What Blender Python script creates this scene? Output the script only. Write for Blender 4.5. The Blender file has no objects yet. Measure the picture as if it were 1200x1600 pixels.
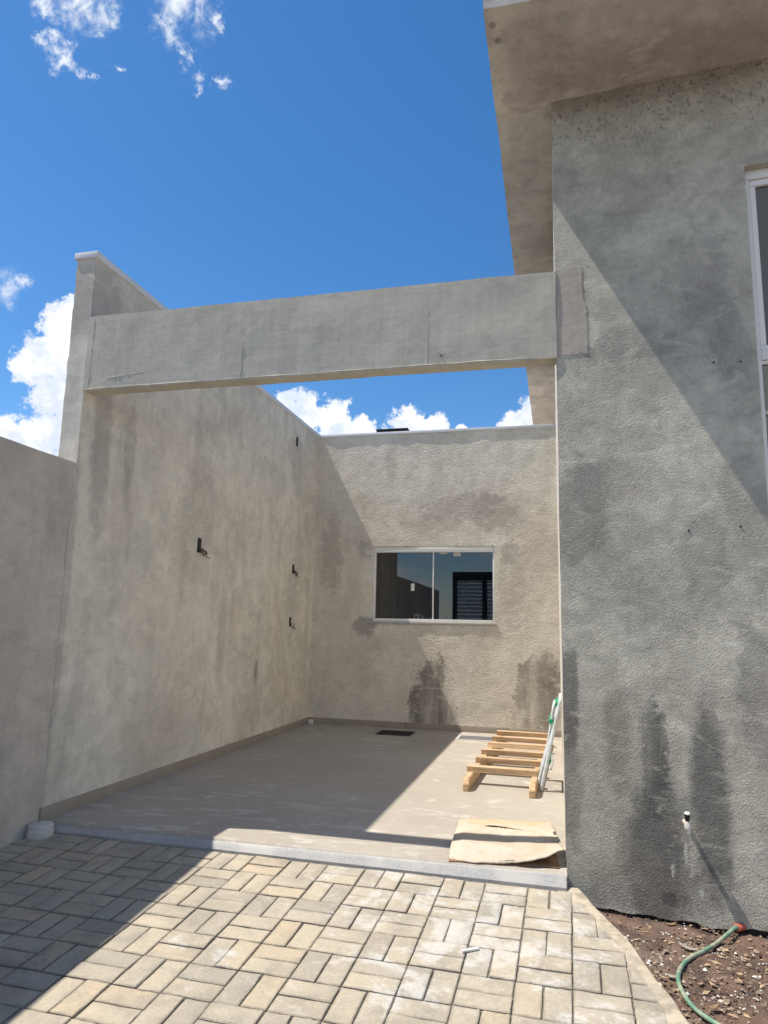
import bpy, bmesh, math, random
import numpy as np
from mathutils import Matrix, Vector
random.seed(7)
S = bpy.context.scene
COL = S.collection
# ------------------------------------------------------------------ camera
f_px, yaw, pitch, roll, CAMH = 1090.45, 0.2444, 0.1655, -0.0218, 1.203
fw = Vector((-math.sin(yaw)*math.cos(pitch), math.cos(yaw)*math.cos(pitch), math.sin(pitch)))
rt = Vector((math.cos(yaw), math.sin(yaw), 0)); up = rt.cross(fw)
r2 = math.cos(roll)*rt - math.sin(roll)*up; u2 = math.sin(roll)*rt + math.cos(roll)*up
cd = bpy.data.cameras.new('camera'); cam = bpy.data.objects.new('camera', cd); COL.objects.link(cam)
cam.matrix_world = Matrix(((r2.x, u2.x, -fw.x, 0), (r2.y, u2.y, -fw.y, 0), (r2.z, u2.z, -fw.z, CAMH), (0, 0, 0, 1)))
cd.sensor_fit = 'VERTICAL'; cd.sensor_height = 36; cd.lens = 36*f_px/1600
cd.clip_start = 0.05; cd.clip_end = 5000
S.camera = cam
# ------------------------------------------------------------------ light
SUN_D = Vector((0.515, 0.085, -1.0)).normalized()
sl = bpy.data.lights.new('sun', 'SUN'); sl.energy = 5.0; sl.angle = math.radians(0.53); sl.color = (1.0, 0.94, 0.85)
so = bpy.data.objects.new('sun', sl); COL.objects.link(so); so.location = (-5, -1, 12)
so.rotation_euler = SUN_D.to_track_quat('-Z', 'Y').to_euler()
EL = math.asin(-SUN_D.z); AZ = math.atan2(-SUN_D.x, -SUN_D.y)
S.view_settings.view_transform = 'Standard'; S.view_settings.look = 'None'
S.view_settings.gamma = 1; S.view_settings.use_curve_mapping = False
S.view_settings.exposure = 0.38
SKY = 0.13
S.cycles.max_bounces = 7; S.cycles.diffuse_bounces = 5; S.cycles.glossy_bounces = 3; S.cycles.transmission_bounces = 4; S.cycles.transparent_max_bounces = 6

# ------------------------------------------------------------------ node helper
class NT:
    def __init__(s, tree): s.t = tree; s.n = tree.nodes; s.l = tree.links
    def put(s, sock, v):
        if v is None: return
        if isinstance(v, bpy.types.NodeSocket): s.l.new(v, sock)
        else:
            if sock.type == 'RGBA' and len(v) == 3: v = (*v, 1)
            sock.default_value = v
    def node(s, ty, ins=None, **props):
        n = s.n.new(ty)
        for k, v in props.items(): setattr(n, k, v)
        for k, v in (ins or {}).items(): s.put(n.inputs[k], v)
        return n
    def m(s, op, a, b=None, c=None, clamp=False):
        n = s.node('ShaderNodeMath', operation=op, use_clamp=clamp)
        for i, v in enumerate((a, b, c)): s.put(n.inputs[i], v)
        return n.outputs[0]
    def add(s, a, b): return s.m('ADD', a, b)
    def mul(s, a, b): return s.m('MULTIPLY', a, b)
    def v(s, op, a, b=None):
        n = s.node('ShaderNodeVectorMath', operation=op)
        s.put(n.inputs[0], a); s.put(n.inputs[1], b)
        return n.outputs['Value'] if op in ('DISTANCE', 'LENGTH', 'DOT_PRODUCT') else n.outputs[0]
    def noise(s, vec, scale, detail=4, rough=.55, dist=0.0):
        n = s.node('ShaderNodeTexNoise', {'Vector': vec, 'Scale': scale, 'Detail': detail, 'Roughness': rough, 'Distortion': dist})
        return n.outputs['Fac']
    def ss(s, x, a, b):                      # smoothstep a..b -> 0..1
        n = s.node('ShaderNodeMapRange', {'Value': x, 'From Min': a, 'From Max': b}, interpolation_type='SMOOTHSTEP')
        return n.outputs[0]
    def mix(s, f, a, b, blend='MIX'):
        n = s.node('ShaderNodeMix', data_type='RGBA', blend_type=blend)
        s.put(n.inputs[0], f); s.put(n.inputs[6], a); s.put(n.inputs[7], b)
        return n.outputs[2]
    def pos(s): return s.node('ShaderNodeNewGeometry').outputs['Position']
    def sep(s, v):
        n = s.node('ShaderNodeSeparateXYZ', {0: v}); return n.outputs
    def comb(s, x, y, z): return s.node('ShaderNodeCombineXYZ', {0: x, 1: y, 2: z}).outputs[0]
    def bump(s, h, strength, dist, normal=None):
        n = s.node('ShaderNodeBump', {'Height': h, 'Strength': strength, 'Distance': dist})
        if normal is not None: s.put(n.inputs['Normal'], normal)
        return n.outputs[0]

def newmat(name):
    m = bpy.data.materials.new(name); m.use_nodes = True
    t = NT(m.node_tree); b = m.node_tree.nodes['Principled BSDF']
    return m, t, b

# ------------------------------------------------------------------ world: sky with clouds by direction
CL = [(-0.603,0.708,0.368,0.031),(-0.623,0.710,0.328,0.039),(-0.640,0.705,0.306,0.023),(-0.621,0.731,0.284,0.041),(-0.600,0.728,0.333,0.049),(-0.586,0.712,0.386,0.024),(-0.617,0.750,0.238,0.043),(-0.652,0.726,0.220,0.039),(-0.673,0.706,0.220,0.034),(-0.346,0.891,0.293,0.038),(-0.361,0.878,0.313,0.018),(-0.304,0.907,0.291,0.034),(-0.270,0.923,0.272,0.031),(-0.199,0.940,0.277,0.035),(-0.164,0.946,0.281,0.024),(-0.236,0.936,0.261,0.029),(-0.128,0.952,0.279,0.011),(-0.050,0.958,0.281,0.027),(-0.023,0.954,0.300,0.032),(-0.014,0.965,0.261,0.040)]
WI = [(-0.493,0.563,0.663,0.030),(-0.492,0.584,0.646,0.010),(-0.527,0.573,0.628,0.014),(-0.535,0.560,0.633,0.010),(-0.523,0.586,0.619,0.013),(-0.505,0.602,0.619,0.007),(-0.484,0.611,0.626,0.007),(-0.394,0.604,0.692,0.035),(-0.366,0.626,0.688,0.013),(-0.421,0.615,0.667,0.019),(-0.421,0.605,0.676,0.013),(-0.410,0.630,0.659,0.009),(-0.400,0.651,0.645,0.014),(-0.408,0.661,0.630,0.009),(-0.376,0.670,0.640,0.009),(-0.637,0.659,0.401,0.022),(-0.623,0.667,0.409,0.012),(-0.523,0.545,0.655,0.014),(-0.470,0.578,0.668,0.013)]
W = bpy.data.worlds.new('World'); S.world = W; W.use_nodes = True
t = NT(W.node_tree); bg = W.node_tree.nodes['Background']
sky = t.node('ShaderNodeTexSky', sky_type='NISHITA', sun_disc=False, sun_elevation=EL, sun_rotation=AZ, altitude=600, air_density=1.0, dust_density=0.3, ozone_density=3.0)
D = t.v('NORMALIZE', t.node('ShaderNodeTexCoord').outputs['Generated'])
wn = t.node('ShaderNodeTexNoise', {'Vector': D, 'Scale': 22.0, 'Detail': 3.0})
Dw = t.v('ADD', D, t.v('SCALE', t.v('SUBTRACT', wn.outputs['Color'], (.5, .5, .5))))
Dw.node.inputs[1].links[0].from_node.inputs['Scale'].default_value = 0.022
def blobs(L, vec):
    acc = None
    for x, y, z, r in L:
        k = t.m('MULTIPLY_ADD', t.v('DISTANCE', vec, (x, y, z)), -1/r, 1.0)
        acc = k if acc is None else t.m('MAXIMUM', acc, k)
    return t.m('MAXIMUM', acc, -1.5)
nz = t.noise(D, 60, 5, .62); nz2 = t.noise(t.v('MULTIPLY', D, (1.0, 1.35, .8)), 38, 7, .66, .9)
el = t.sep(D)[2]
c1 = t.add(blobs(CL, Dw), t.mul(t.add(nz, -.5), 1.7))
ring = t.add(t.add(t.mul(t.noise(D, 5, 6, .6), 3.0), -1.25), t.mul(el, -3.6))     # low cumulus all round the horizon
bank = t.add(t.add(t.mul(t.noise(t.v('ADD', D, (3.1, 1.7, .4)), 2.6, 7, .62), 3.4), -2.25), t.mul(t.sep(D)[1], -.90))   # broken cloud behind the camera
c1 = t.m('MAXIMUM', c1, bank)
c1 = t.m('MAXIMUM', c1, t.add(ring, t.mul(t.add(nz, -.5), .8)))
a1 = t.ss(c1, 0.02, 0.34)
scat = t.add(t.add(t.mul(t.noise(D, 4.3, 5, .6), 7.0), -5.0), t.mul(t.add(nz2, -.5), 3.0))  # stray wisps in the rest of the sky
wn2 = t.node('ShaderNodeTexNoise', {'Vector': D, 'Scale': 30.0, 'Detail': 6.0, 'Roughness': .65})
sc2 = t.v('SCALE', t.v('SUBTRACT', wn2.outputs['Color'], (.5, .5, .5))); sc2.node.inputs['Scale'].default_value = .075
wb = t.ss(blobs([(x, y, z, r*1.32) for x, y, z, r in WI], t.v('ADD', D, sc2)), .0, .95)
a2 = t.m('MAXIMUM', t.mul(wb, t.ss(t.add(nz2, t.mul(wb, .16)), .40, .80)), t.mul(t.ss(scat, .2, 2.2), .6))
shade = t.ss(t.noise(t.v('ADD', D, (0, 0, .012)), 30, 6, .6), .36, .62)
ccol = t.mix(shade, (4.6, 5.1, 5.9), (6.6, 6.7, 6.8))
hs = t.node('ShaderNodeHueSaturation', {'Saturation': 1.27, 'Value': .97, 'Color': sky.outputs[0]})
skc = t.mix(a2, hs.outputs[0], (5.6, 5.9, 6.3)); skc = t.mix(a1, skc, ccol)
t.put(bg.inputs[0], skc); bg.inputs[1].default_value = SKY

# ------------------------------------------------------------------ constants of the place (metres)
XL, XR, YF, YB = -2.969, 0.020, 3.753, 8.339
HB, HS, ZF = 3.636, 4.266, 0.049
def gz(y): return 0.0713*(y - YF)                  # driveway falls towards the street

# ------------------------------------------------------------------ mesh helpers
def tag(o, label=None, cat=None, group=None, kind=None):
    if label: o['label'] = label
    if cat: o['category'] = cat
    if group: o['group'] = group
    if kind: o['kind'] = kind
    return o
def empty(name, loc, label=None, cat=None, group=None):
    o = bpy.data.objects.new(name, None); o.empty_display_size = .1; COL.objects.link(o); o.location = loc
    return tag(o, label, cat, group)
def link(name, me, m=None, parent=None, smooth=None):
    o = bpy.data.objects.new(name, me); COL.objects.link(o)
    if m is not None and not me.materials: me.materials.append(m)
    if smooth is not None:
        me.shade_smooth(); me.set_sharp_from_angle(angle=math.radians(smooth))
    if parent is not None:
        o.parent = parent; bpy.context.view_layer.update()
        o.matrix_parent_inverse = parent.matrix_world.inverted()
    return o
def from_bm(name, bm, m, parent=None, smooth=None):
    me = bpy.data.meshes.new(name); bmesh.ops.recalc_face_normals(bm, faces=bm.faces); bm.to_mesh(me); bm.free()
    return link(name, me, m, parent, smooth)
def mesh(name, vs, fs, m, parent=None, smooth=None):
    me = bpy.data.meshes.new(name); me.from_pydata([tuple(map(float, v)) for v in vs], [], fs); me.update()
    return link(name, me, m, parent, smooth)
def bm_box(bm, lo, hi, bev=0.0):
    v = [bm.verts.new((x, y, z)) for x in (lo[0], hi[0]) for y in (lo[1], hi[1]) for z in (lo[2], hi[2])]
    fs = [bm.faces.new([v[i] for i in q]) for q in ((0,1,3,2),(4,6,7,5),(0,4,5,1),(2,3,7,6),(0,2,6,4),(1,5,7,3))]
    if bev:
        es = list({e for f in fs for e in f.edges})
        bmesh.ops.bevel(bm, geom=es, offset=bev, segments=2, affect='EDGES', profile=.6)
def box(name, lo, hi, m, parent=None, bev=0.003):
    bm = bmesh.new(); bm_box(bm, lo, hi, bev); return from_bm(name, bm, m, parent, 35)
def bm_tube(bm, pts, r, n=10, cap=True):
    pts = [Vector(p) for p in pts]; rings = []; rr = r if isinstance(r, (list, tuple)) else [r]*len(pts)
    ref = None
    for i, p in enumerate(pts):
        d = (pts[min(i+1, len(pts)-1)] - pts[max(i-1, 0)]).normalized()
        if ref is None: ref = Vector((0, 0, 1)) if abs(d.z) < .9 else Vector((1, 0, 0))
        a = d.cross(ref).normalized(); b = a.cross(d).normalized(); ref = b
        rings.append([bm.verts.new(p + rr[i]*(math.cos(2*math.pi*k/n)*a + math.sin(2*math.pi*k/n)*b)) for k in range(n)])
    for A, B in zip(rings, rings[1:]):
        for k in range(n): bm.faces.new((A[k], A[(k+1) % n], B[(k+1) % n], B[k]))
    if cap:
        bm.faces.new(rings[0][::-1]); bm.faces.new(rings[-1])
def spline(pts, n=8):
    P = [Vector(p) for p in pts]; out = []
    for i in range(len(P)-1):
        a, b, c, d = P[max(i-1, 0)], P[i], P[i+1], P[min(i+2, len(P)-1)]
        for k in range(n):
            s = k/n; out.append(.5*((2*b) + (c-a)*s + (2*a-5*b+4*c-d)*s*s + (3*b-a-3*c+d)*s**3))
    return out + [P[-1]]
rng = np.random.RandomState(3)
LAT = rng.rand(64, 64, 64)
def vn(P):                                          # 3-D value noise, -1..1
    i = np.floor(P).astype(int); f = P - i; f = f*f*(3-2*f); i &= 63; j = (i+1) & 63
    r = 0
    for a in (0, 1):
        for b in (0, 1):
            for c in (0, 1):
                w = (f[:, 0] if a else 1-f[:, 0])*(f[:, 1] if b else 1-f[:, 1])*(f[:, 2] if c else 1-f[:, 2])
                r = r + w*LAT[(j if a else i)[:, 0], (j if b else i)[:, 1], (j if c else i)[:, 2]]
    return 2*r - 1
def fbm(P, oct=4, gain=.5):
    a = 1.0; s = 0
    for o in range(oct): s = s + a*vn(P*2**o + 17.3*o); a *= gain
    return s
def lines(a, b, step): return list(np.linspace(a, b, max(2, int(round((b-a)/step))+1)))
def panel(name, us, vs, y0, y1, hole=None, m=None, parent=None, disp=lambda P: 0*P, hollow=True):
    """slab in the local x-z plane between y0 (front) and y1, on grid lines us/vs, with an optional hole (u0,u1,v0,v1)"""
    us, vs = np.array(us), np.array(vs); nu, nv = len(us), len(vs)
    U, V = np.meshgrid(us, vs, indexing='ij')
    F = np.stack([U.ravel(), np.full(U.size, y0), V.ravel()], 1); B = F.copy(); B[:, 1] = y1
    P = np.concatenate([F, B]); N = U.size; fs = []; cnt = {}
    for i in range(nu-1):
        for j in range(nv-1):
            if hole and hole[0]-1e-6 <= us[i] and us[i+1] <= hole[1]+1e-6 and hole[2]-1e-6 <= vs[j] and vs[j+1] <= hole[3]+1e-6: continue
            q = (i*nv+j, (i+1)*nv+j, (i+1)*nv+j+1, i*nv+j+1)
            fs.append(q); fs.append(tuple(N+k for k in q[::-1]))
            for a, b in zip(q, q[1:]+q[:1]): cnt[(a, b)] = 1
    for (a, b) in cnt:
        if (b, a) not in cnt: fs.append((b, a, a+N, b+N))
    P = P + disp(P)
    used = sorted({k for q in fs for k in q}); mp = {k: i for i, k in enumerate(used)}
    return mesh(name, P[used], [tuple(mp[k] for k in q) for q in fs], m, parent, 42)
def gridlines(a, b, step, cuts):
    c = sorted([a, b] + [x for x in cuts if a < x < b]); out = []
    for p, q in zip(c, c[1:]): out += lines(p, q, step)[:-1]
    return out + [b]
def wobble(amp, freq, seed, edge=1.0, oct=4, gain=.5):
    def d(P):
        Q = P*freq + seed
        dy = fbm(Q, oct, gain)*amp
        return np.stack([vn(Q*1.7+9)*amp*edge, dy, vn(Q*1.7+31)*amp*edge], 1)
    return d

# ------------------------------------------------------------------ materials
def plaster(name, light, dark, warm, ax, blots=(), streak=.35, mott=.8, rough_bump=.35, rdist=.01, fine=.3, rscale=9, pits=0.0, bk=1.0, mid=.55, brush=0.0, zone=None):
    m, t, b = newmat(name); P = t.pos(); X, Y, Z = t.sep(P)
    u = {'x': X, 'y': Y}[ax[0]]; v = {'z': Z, 'y': Y}[ax[1]]
    n1 = t.noise(P, 1.3, 8, .62, .3); n2 = t.noise(P, 4.2, 6, .6, .4)
    sv = t.comb(t.mul(X, 5.0), t.mul(Y, 5.0), t.mul(Z, .7)); n3 = t.noise(sv, 1.0, 6, .62)
    n4 = t.noise(t.v('ADD', P, (7, 3, 5)), .9, 5, .6)
    n5 = t.noise(P, 55, 4, .65); n6 = t.noise(P, 17, 5, .65)
    g = t.add(t.mul(n1, .6), t.mul(n2, .4))
    col = t.mix(t.mul(t.ss(g, .40, .62), mott), light, dark)
    col = t.mix(t.mul(t.ss(n4, .48, .68), .55), col, warm)
    col = t.mix(t.mul(t.ss(n3, .50, .74), streak), col, tuple(c*.62 for c in dark))
    sp = t.add(t.mul(t.add(n5, -.5), .9), t.mul(t.add(n6, -.5), .9))
    for (bu, bv, ru, rv, st, bc, jag) in blots:
        du = t.mul(t.add(u, -bu), 1/ru); dv = t.mul(t.add(v, -bv), 1/rv)
        d = t.m('SQRT', t.add(t.mul(du, du), t.mul(dv, dv))); bc = tuple(min(.8, c*bk) for c in bc)
        if jag < .38:                     # damp: speckled tide line, streaky inside
            d = t.add(d, t.add(t.add(t.mul(sp, .75), t.mul(t.add(n2, -.5), 1.5)), t.mul(t.add(n3, -.5), .8)))
            col = t.mix(t.mul(t.ss(d, 1.10, .86), t.mul(t.ss(n3, .25, .62), st)), col, bc)
        else:
            d = t.add(d, t.add(t.add(t.mul(t.add(n6, -.5), 1.6*jag), t.mul(t.add(n2, -.5), 2.8*jag)), t.mul(t.add(n3, -.5), 1.5*jag)))
            col = t.mix(t.mul(t.ss(d, 1.22, .62), st), col, bc)
    if brush:
        b1 = t.noise(t.comb(t.mul(X, 1.6), Y, t.mul(Z, 85)), 1.0, 4, .6); b2 = t.noise(t.comb(t.mul(X, 42), Y, t.mul(Z, 1.1)), 1.0, 5, .65)
        bq = t.add(1.0, t.add(t.mul(t.add(b1, -.5), brush), t.mul(t.add(b2, -.5), brush)))
        col = t.mix(1.0, col, t.comb(bq, bq, bq), 'MULTIPLY')
    tr = t.noise(t.v('MULTIPLY', P, (2.2, 2.2, 5.5)), 1.6, 6, .6, 1.6)      # trowel sweeps
    col = t.mix(t.mul(t.ss(tr, .56, .66), .30), col, tuple(min(.8, c*1.14) for c in light)); col = t.mix(t.mul(t.ss(tr, .42, .36), .28), col, tuple(c*.80 for c in dark))
    n7 = t.noise(t.v('ADD', P, (1.3, 4.1, 2.2)), 7.5, 7, .7, .8)
    vr = t.add(t.mul(t.add(n5, -.5), fine), t.mul(t.add(n7, -.5), mid))
    col = t.mix(1.0, col, t.comb(t.add(vr, 1), t.add(vr, 1), t.add(vr, 1)), 'MULTIPLY')
    h = t.add(t.mul(t.noise(P, rscale, 4, .6), 1.0), t.add(t.mul(n5, .35), t.mul(n6, .12)))
    if pits:
        vo = t.node('ShaderNodeTexVoronoi', {'Vector': t.v('MULTIPLY', P, (1, 1, .7)), 'Scale': 38.0, 'Randomness': 1.0}).outputs['Distance']
        pm = t.mul(t.ss(t.add(vo, t.mul(t.add(n6, -.5), .6)), .16, .09), t.ss(t.add(n2, t.mul(t.add(n1, -.5), 1.5)), .50, .62))
        if zone:                          # pocked render high up under the eaves
            vo2 = t.noise(t.v('MULTIPLY', P, (1, 1, .62)), 62, 2, .45, .3)
            pz = t.mul(t.ss(t.add(vo2, t.mul(t.add(n6, -.5), .35)), .585, .66), t.ss(t.add(Z, t.mul(t.add(n2, -.5), .5)), zone[0], zone[1])); col = t.mix(t.mul(pz, .62), col, tuple(c*.38 for c in dark))
        col = t.mix(t.mul(pm, pits), col, tuple(c*.35 for c in dark)); h = t.add(h, t.mul(pm, -.5))
    t.put(b.inputs['Base Color'], col)
    b.inputs['Roughness'].default_value = .93; b.inputs['Specular IOR Level'].default_value = .18
    t.put(b.inputs['Normal'], t.bump(h, rough_bump, rdist))
    return m
def simple(name, col, rough=.6, metal=0.0, var=.12, scale=30, bump=0.0, spec=.4, col2=None):
    m, t, b = newmat(name); P = t.pos()
    n = t.noise(P, scale, 6, .62); c2 = col2 or tuple(c*(1-2*var) for c in col)
    t.put(b.inputs['Base Color'], t.mix(t.ss(n, .35, .68), col, c2))
    b.inputs['Roughness'].default_value = rough; b.inputs['Metallic'].default_value = metal; b.inputs['Specular IOR Level'].default_value = spec
    if bump: t.put(b.inputs['Normal'], t.bump(n, bump, .004))
    return m
DK = (.105, .095, .085); DAMP = (.15, .135, .118); PALE = (.50, .47, .42); BLK = (.045, .045, .047)
M = {}
M['left'] = plaster('plaster_left', (.72, .68, .585), (.56, .525, .45), (.63, .565, .475), 'yz',
    [(3.86, 3.35, .22, .35, .55, (.27, .245, .22), .5), (3.98, 2.45, .10, .75, .5, (.24, .22, .195), .5), (4.30, 2.35, .07, .42, .45, (.25, .23, .20), .5),
     (4.62, 3.6, .10, .3, .35, (.27, .25, .22), .4), (5.45, 2.2, .30, .38, .35, (.29, .27, .235), .8), (7.58, 3.15, .22, .30, .35, (.28, .26, .235), .7),
     (7.6, 1.62, .25, .30, .4, (.30, .27, .24), .7), (5.0, .35, .5, .25, .3, (.34, .29, .24), .6), (6.7, .75, .05, .12, .5, DK, .8), (5.9, 1.1, .07, .45, .35, (.28, .26, .23), .6),
     (3.75, 1.2, .05, 1.1, .5, (.28, .26, .23), .5), (7.75, 2.05, .12, .4, .3, (.31, .26, .22), .6)],
    streak=.36, mott=1.0, bk=1.3, rough_bump=.22, rdist=.006, fine=.22, rscale=14)
M['low'] = plaster('plaster_low_wall', (.57, .52, .455), (.46, .42, .37), (.53, .46, .395), 'yz', [(3.3, .9, .2, .7, .4, (.27, .25, .225), .6), (3.62, 1.9, .1, .3, .35, (.28, .25, .23), .6)],
    streak=.33, mott=.95, bk=1.3, rough_bump=.22, rdist=.006, fine=.22, rscale=14)
M['back'] = plaster('plaster_back', (.70, .655, .56), (.56, .515, .435), (.63, .56, .47), 'xz',
    [(-1.47, .22, .27, .70, .95, (.17, .15, .132), .34), (-1.36, .15, .10, .62, .6, (.10, .09, .082), .3), (-.22, .20, .33, .72, .92, (.20, .182, .160), .34), (-1.66, .05, .10, .30, .5, (.2, .18, .16), .3), (-.10, .70, .16, .24, .5, (.15, .135, .12), .6),
     (-1.1, 2.68, .55, .16, .55, (.27, .24, .21), .9), (-.70, 2.60, .30, .22, .45, (.28, .25, .22), .9), (-1.45, 2.48, .4, .10, .4, (.29, .255, .22), .8), (-2.74, 2.1, .14, .5, .5, (.27, .24, .21), .7),
     (-2.33, 2.2, .12, .16, .5, (.21, .19, .17), .9), (-2.30, 1.22, .16, .12, .65, (.17, .155, .14), .9), (-.52, 1.75, .16, .42, .40, (.29, .26, .23), .8), (-.50, 2.12, .12, .12, .4, (.25, .22, .20), .8),
     (-2.2, .98, .25, .2, .3, (.30, .27, .24), .8), (-.2, 2.2, .25, .3, .3, (.33, .29, .25), .8), (-2.0, 3.3, .08, .3, .4, (.33, .30, .25), .6)],
    streak=.22, mott=.7, rough_bump=.8, rdist=.011, fine=.32, rscale=48, pits=.10, mid=.5, bk=1.3)
M['facade'] = plaster('plaster_facade', (.55, .53, .445), (.35, .336, .283), (.455, .412, .345), 'xz',
    [(.14, 1.83, .15, .28, .55, (.14, .13, .12), .8), (.70, 1.60, .13, .20, .5, (.17, .158, .145), .8), (.44, .60, .07, .30, .9, (.075, .072, .07), .35), (.43, .18, .15, .42, .8, (.095, .092, .088), .5),
     (.68, .45, .09, .46, .8, (.10, .097, .092), .42), (.045, .88, .05, .26, .7, (.09, .085, .08), .8), (.04, .45, .06, .35, .5, (.12, .112, .10), .8), (.48, -.01, .035, .03, .9, BLK, .3),
     (.27, .66, .07, .34, .45, (.16, .14, .115), .6), (.45, 2.72, .28, .12, .45, (.165, .158, .148), .8), (.78, 2.95, .16, .28, .4, (.17, .163, .152), .9), (.90, 2.62, .08, .25, .4, (.16, .153, .14), .7),
     (.30, 1.98, .18, .12, .35, (.19, .178, .162), .9), (.92, .9, .10, .30, .5, (.15, .142, .13), .9), (.9, 1.9, .10, .2, .4, (.17, .16, .148), .8), (.20, .25, .12, .3, .4, (.30, .265, .215), .7),
     (.40, .02, .4, .12, .4, (.16, .14, .118), .6), (.55, 1.35, .3, .12, .3, (.20, .188, .172), .8), (.52, 4.25, .9, .11, .5, (.17, .155, .145), .6), (1.0, .42, .09, .25, .5, (.11, .105, .1), .7),
     (.82, 1.165, .055, .008, .75, (.62, .61, .58), .25), (.56, .20, .008, .05, .7, (.6, .58, .54), .3), (.62, .03, .01, .02, .8, (.66, .64, .6), .3), (.50, .12, .007, .03, .6, (.6, .58, .54), .3)],
    streak=.25, mott=.85, rough_bump=.6, rdist=.009, fine=.46, rscale=110, pits=.16, zone=(3.72, 4.12), mid=.85, bk=1.3)
M['side'] = plaster('plaster_side', (.66, .62, .54), (.55, .51, .44), (.60, .54, .46), 'yz', rough_bump=.4)
M['beam'] = plaster('plaster_beam', (.52, .493, .415), (.45, .425, .357), (.485, .443, .37), 'xz',
    [(-1.45, 2.85, .35, .13, .5, (.30, .285, .262), .25), (-2.62, 2.95, .16, .28, .3, (.31, .295, .27), .3), (.09, 2.95, .08, .3, .75, (.285, .258, .235), .25)],
    streak=.25, mott=.6, bk=1.3, brush=.28, rough_bump=.25, rdist=.005, fine=.15, rscale=20)
M['patch'] = plaster('plaster_patch', (.44, .40, .345), (.37, .335, .29), (.41, .36, .31), 'xz', brush=.3, streak=.35, mott=.6, rough_bump=.3, rdist=.006, fine=.18, rscale=22)
M['soffit'] = plaster('plaster_soffit', (.58, .545, .50), (.36, .335, .312), (.47, .425, .395), 'xy',
    [(-.25, 3.6, .07, .6, .6, (.62, .59, .53), .6), (.4, 3.10, .9, .06, .5, (.58, .55, .5), .7), (-.05, 3.45, .2, .28, .5, (.33, .295, .275), .45), (.6, 3.55, .7, .22, .5, (.27, .232, .212), .7), (-.16, 4.2, .10, .7, .4, (.45, .41, .365), .7), (-.25, 3.25, .025, .03, .7, (.15, .13, .12), .7), (-.27, 3.15, .02, .025, .6, (.16, .14, .12), .7), (-.12, 6.4, .15, .9, .5, (.46, .43, .36), .5)],
    streak=.15, mott=.85, rough_bump=.3, rdist=.008, fine=.2, rscale=10, pits=.3, mid=.7)
M['coping'] = simple('painted_metal_coping', (.70, .71, .71), .45, 0, .05, 8, 0, .5)
M['coping_cap'] = simple('painted_coping_end', (.72, .72, .71), .6, 0, .08, 14, .05)
M['alu'] = simple('white_aluminium', (.78, .78, .76), .35, 0, .02, 6, 0, .5)
M['alu_dirty'] = simple('dusty_aluminium', (.62, .62, .59), .5, 0, .05, 12, 0, .4)
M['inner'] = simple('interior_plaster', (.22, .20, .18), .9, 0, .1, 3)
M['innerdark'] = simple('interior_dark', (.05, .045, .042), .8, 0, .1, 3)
M['black'] = simple('black_paint', (.012, .012, .014), .55, 0, .2, 10)
M['blackplastic'] = simple('black_plastic', (.02, .018, .018), .5, 0, .2, 10)
M['white'] = simple('white_ceramic', (.75, .74, .70), .3, 0, .03, 20)
M['redplastic'] = simple('red_plastic', (.62, .16, .10), .45, 0, .15, 40)
M['green'] = simple('green_plastic', (.02, .36, .16), .4, 0, .15, 30)
M['chair'] = simple('white_tube_paint', (.66, .70, .70), .4, 0, .12, 18)
M['copper'] = simple('wire_insulation', (.03, .03, .03), .5, 0, .1, 30)
M['redwire'] = simple('red_wire', (.45, .05, .06), .5, 0, .1, 30)
M['leaf'] = simple('dry_leaf', (.46, .33, .20), .8, 0, .2, 40, .2)
M['paper'] = simple('paper_scrap', (.62, .58, .50), .8, 0, .15, 30, .2)
M['concrete_plug'] = simple('rough_cement', (.60, .58, .51), .95, 0, .10, 60, .4)
M['gate'] = simple('gate_slat_paint', (.62, .68, .72), .4, 0, .05, 6)
M['gatedark'] = simple('gate_frame_paint', (.05, .055, .06), .5, 0, .1, 6)

def m_glass():
    m, t, b = newmat('window_glass'); n = m.node_tree.nodes; n.remove(b); out = n['Material Output']
    fr = t.node('ShaderNodeFresnel', {'IOR': 1.55}).outputs[0]
    gl = t.node('ShaderNodeBsdfGlossy', {'Color': (1, 1, 1), 'Roughness': 0.0})
    tr = t.node('ShaderNodeBsdfTransparent', {'Color': (.62, .64, .63)})
    mx = t.node('ShaderNodeMixShader', {0: t.m('MULTIPLY', fr, 2.3, clamp=True)}); t.l.new(tr.outputs[0], mx.inputs[1]); t.l.new(gl.outputs[0], mx.inputs[2])
    t.l.new(mx.outputs[0], out.inputs[0]); return m
M['glass'] = m_glass()
def m_frost():
    m, t, b = newmat('smoked_glass'); b.inputs['Base Color'].default_value = (.055, .06, .065, 1)
    b.inputs['Roughness'].default_value = .12; b.inputs['Specular IOR Level'].default_value = .6; return m
M['smoke'] = m_frost()
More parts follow.
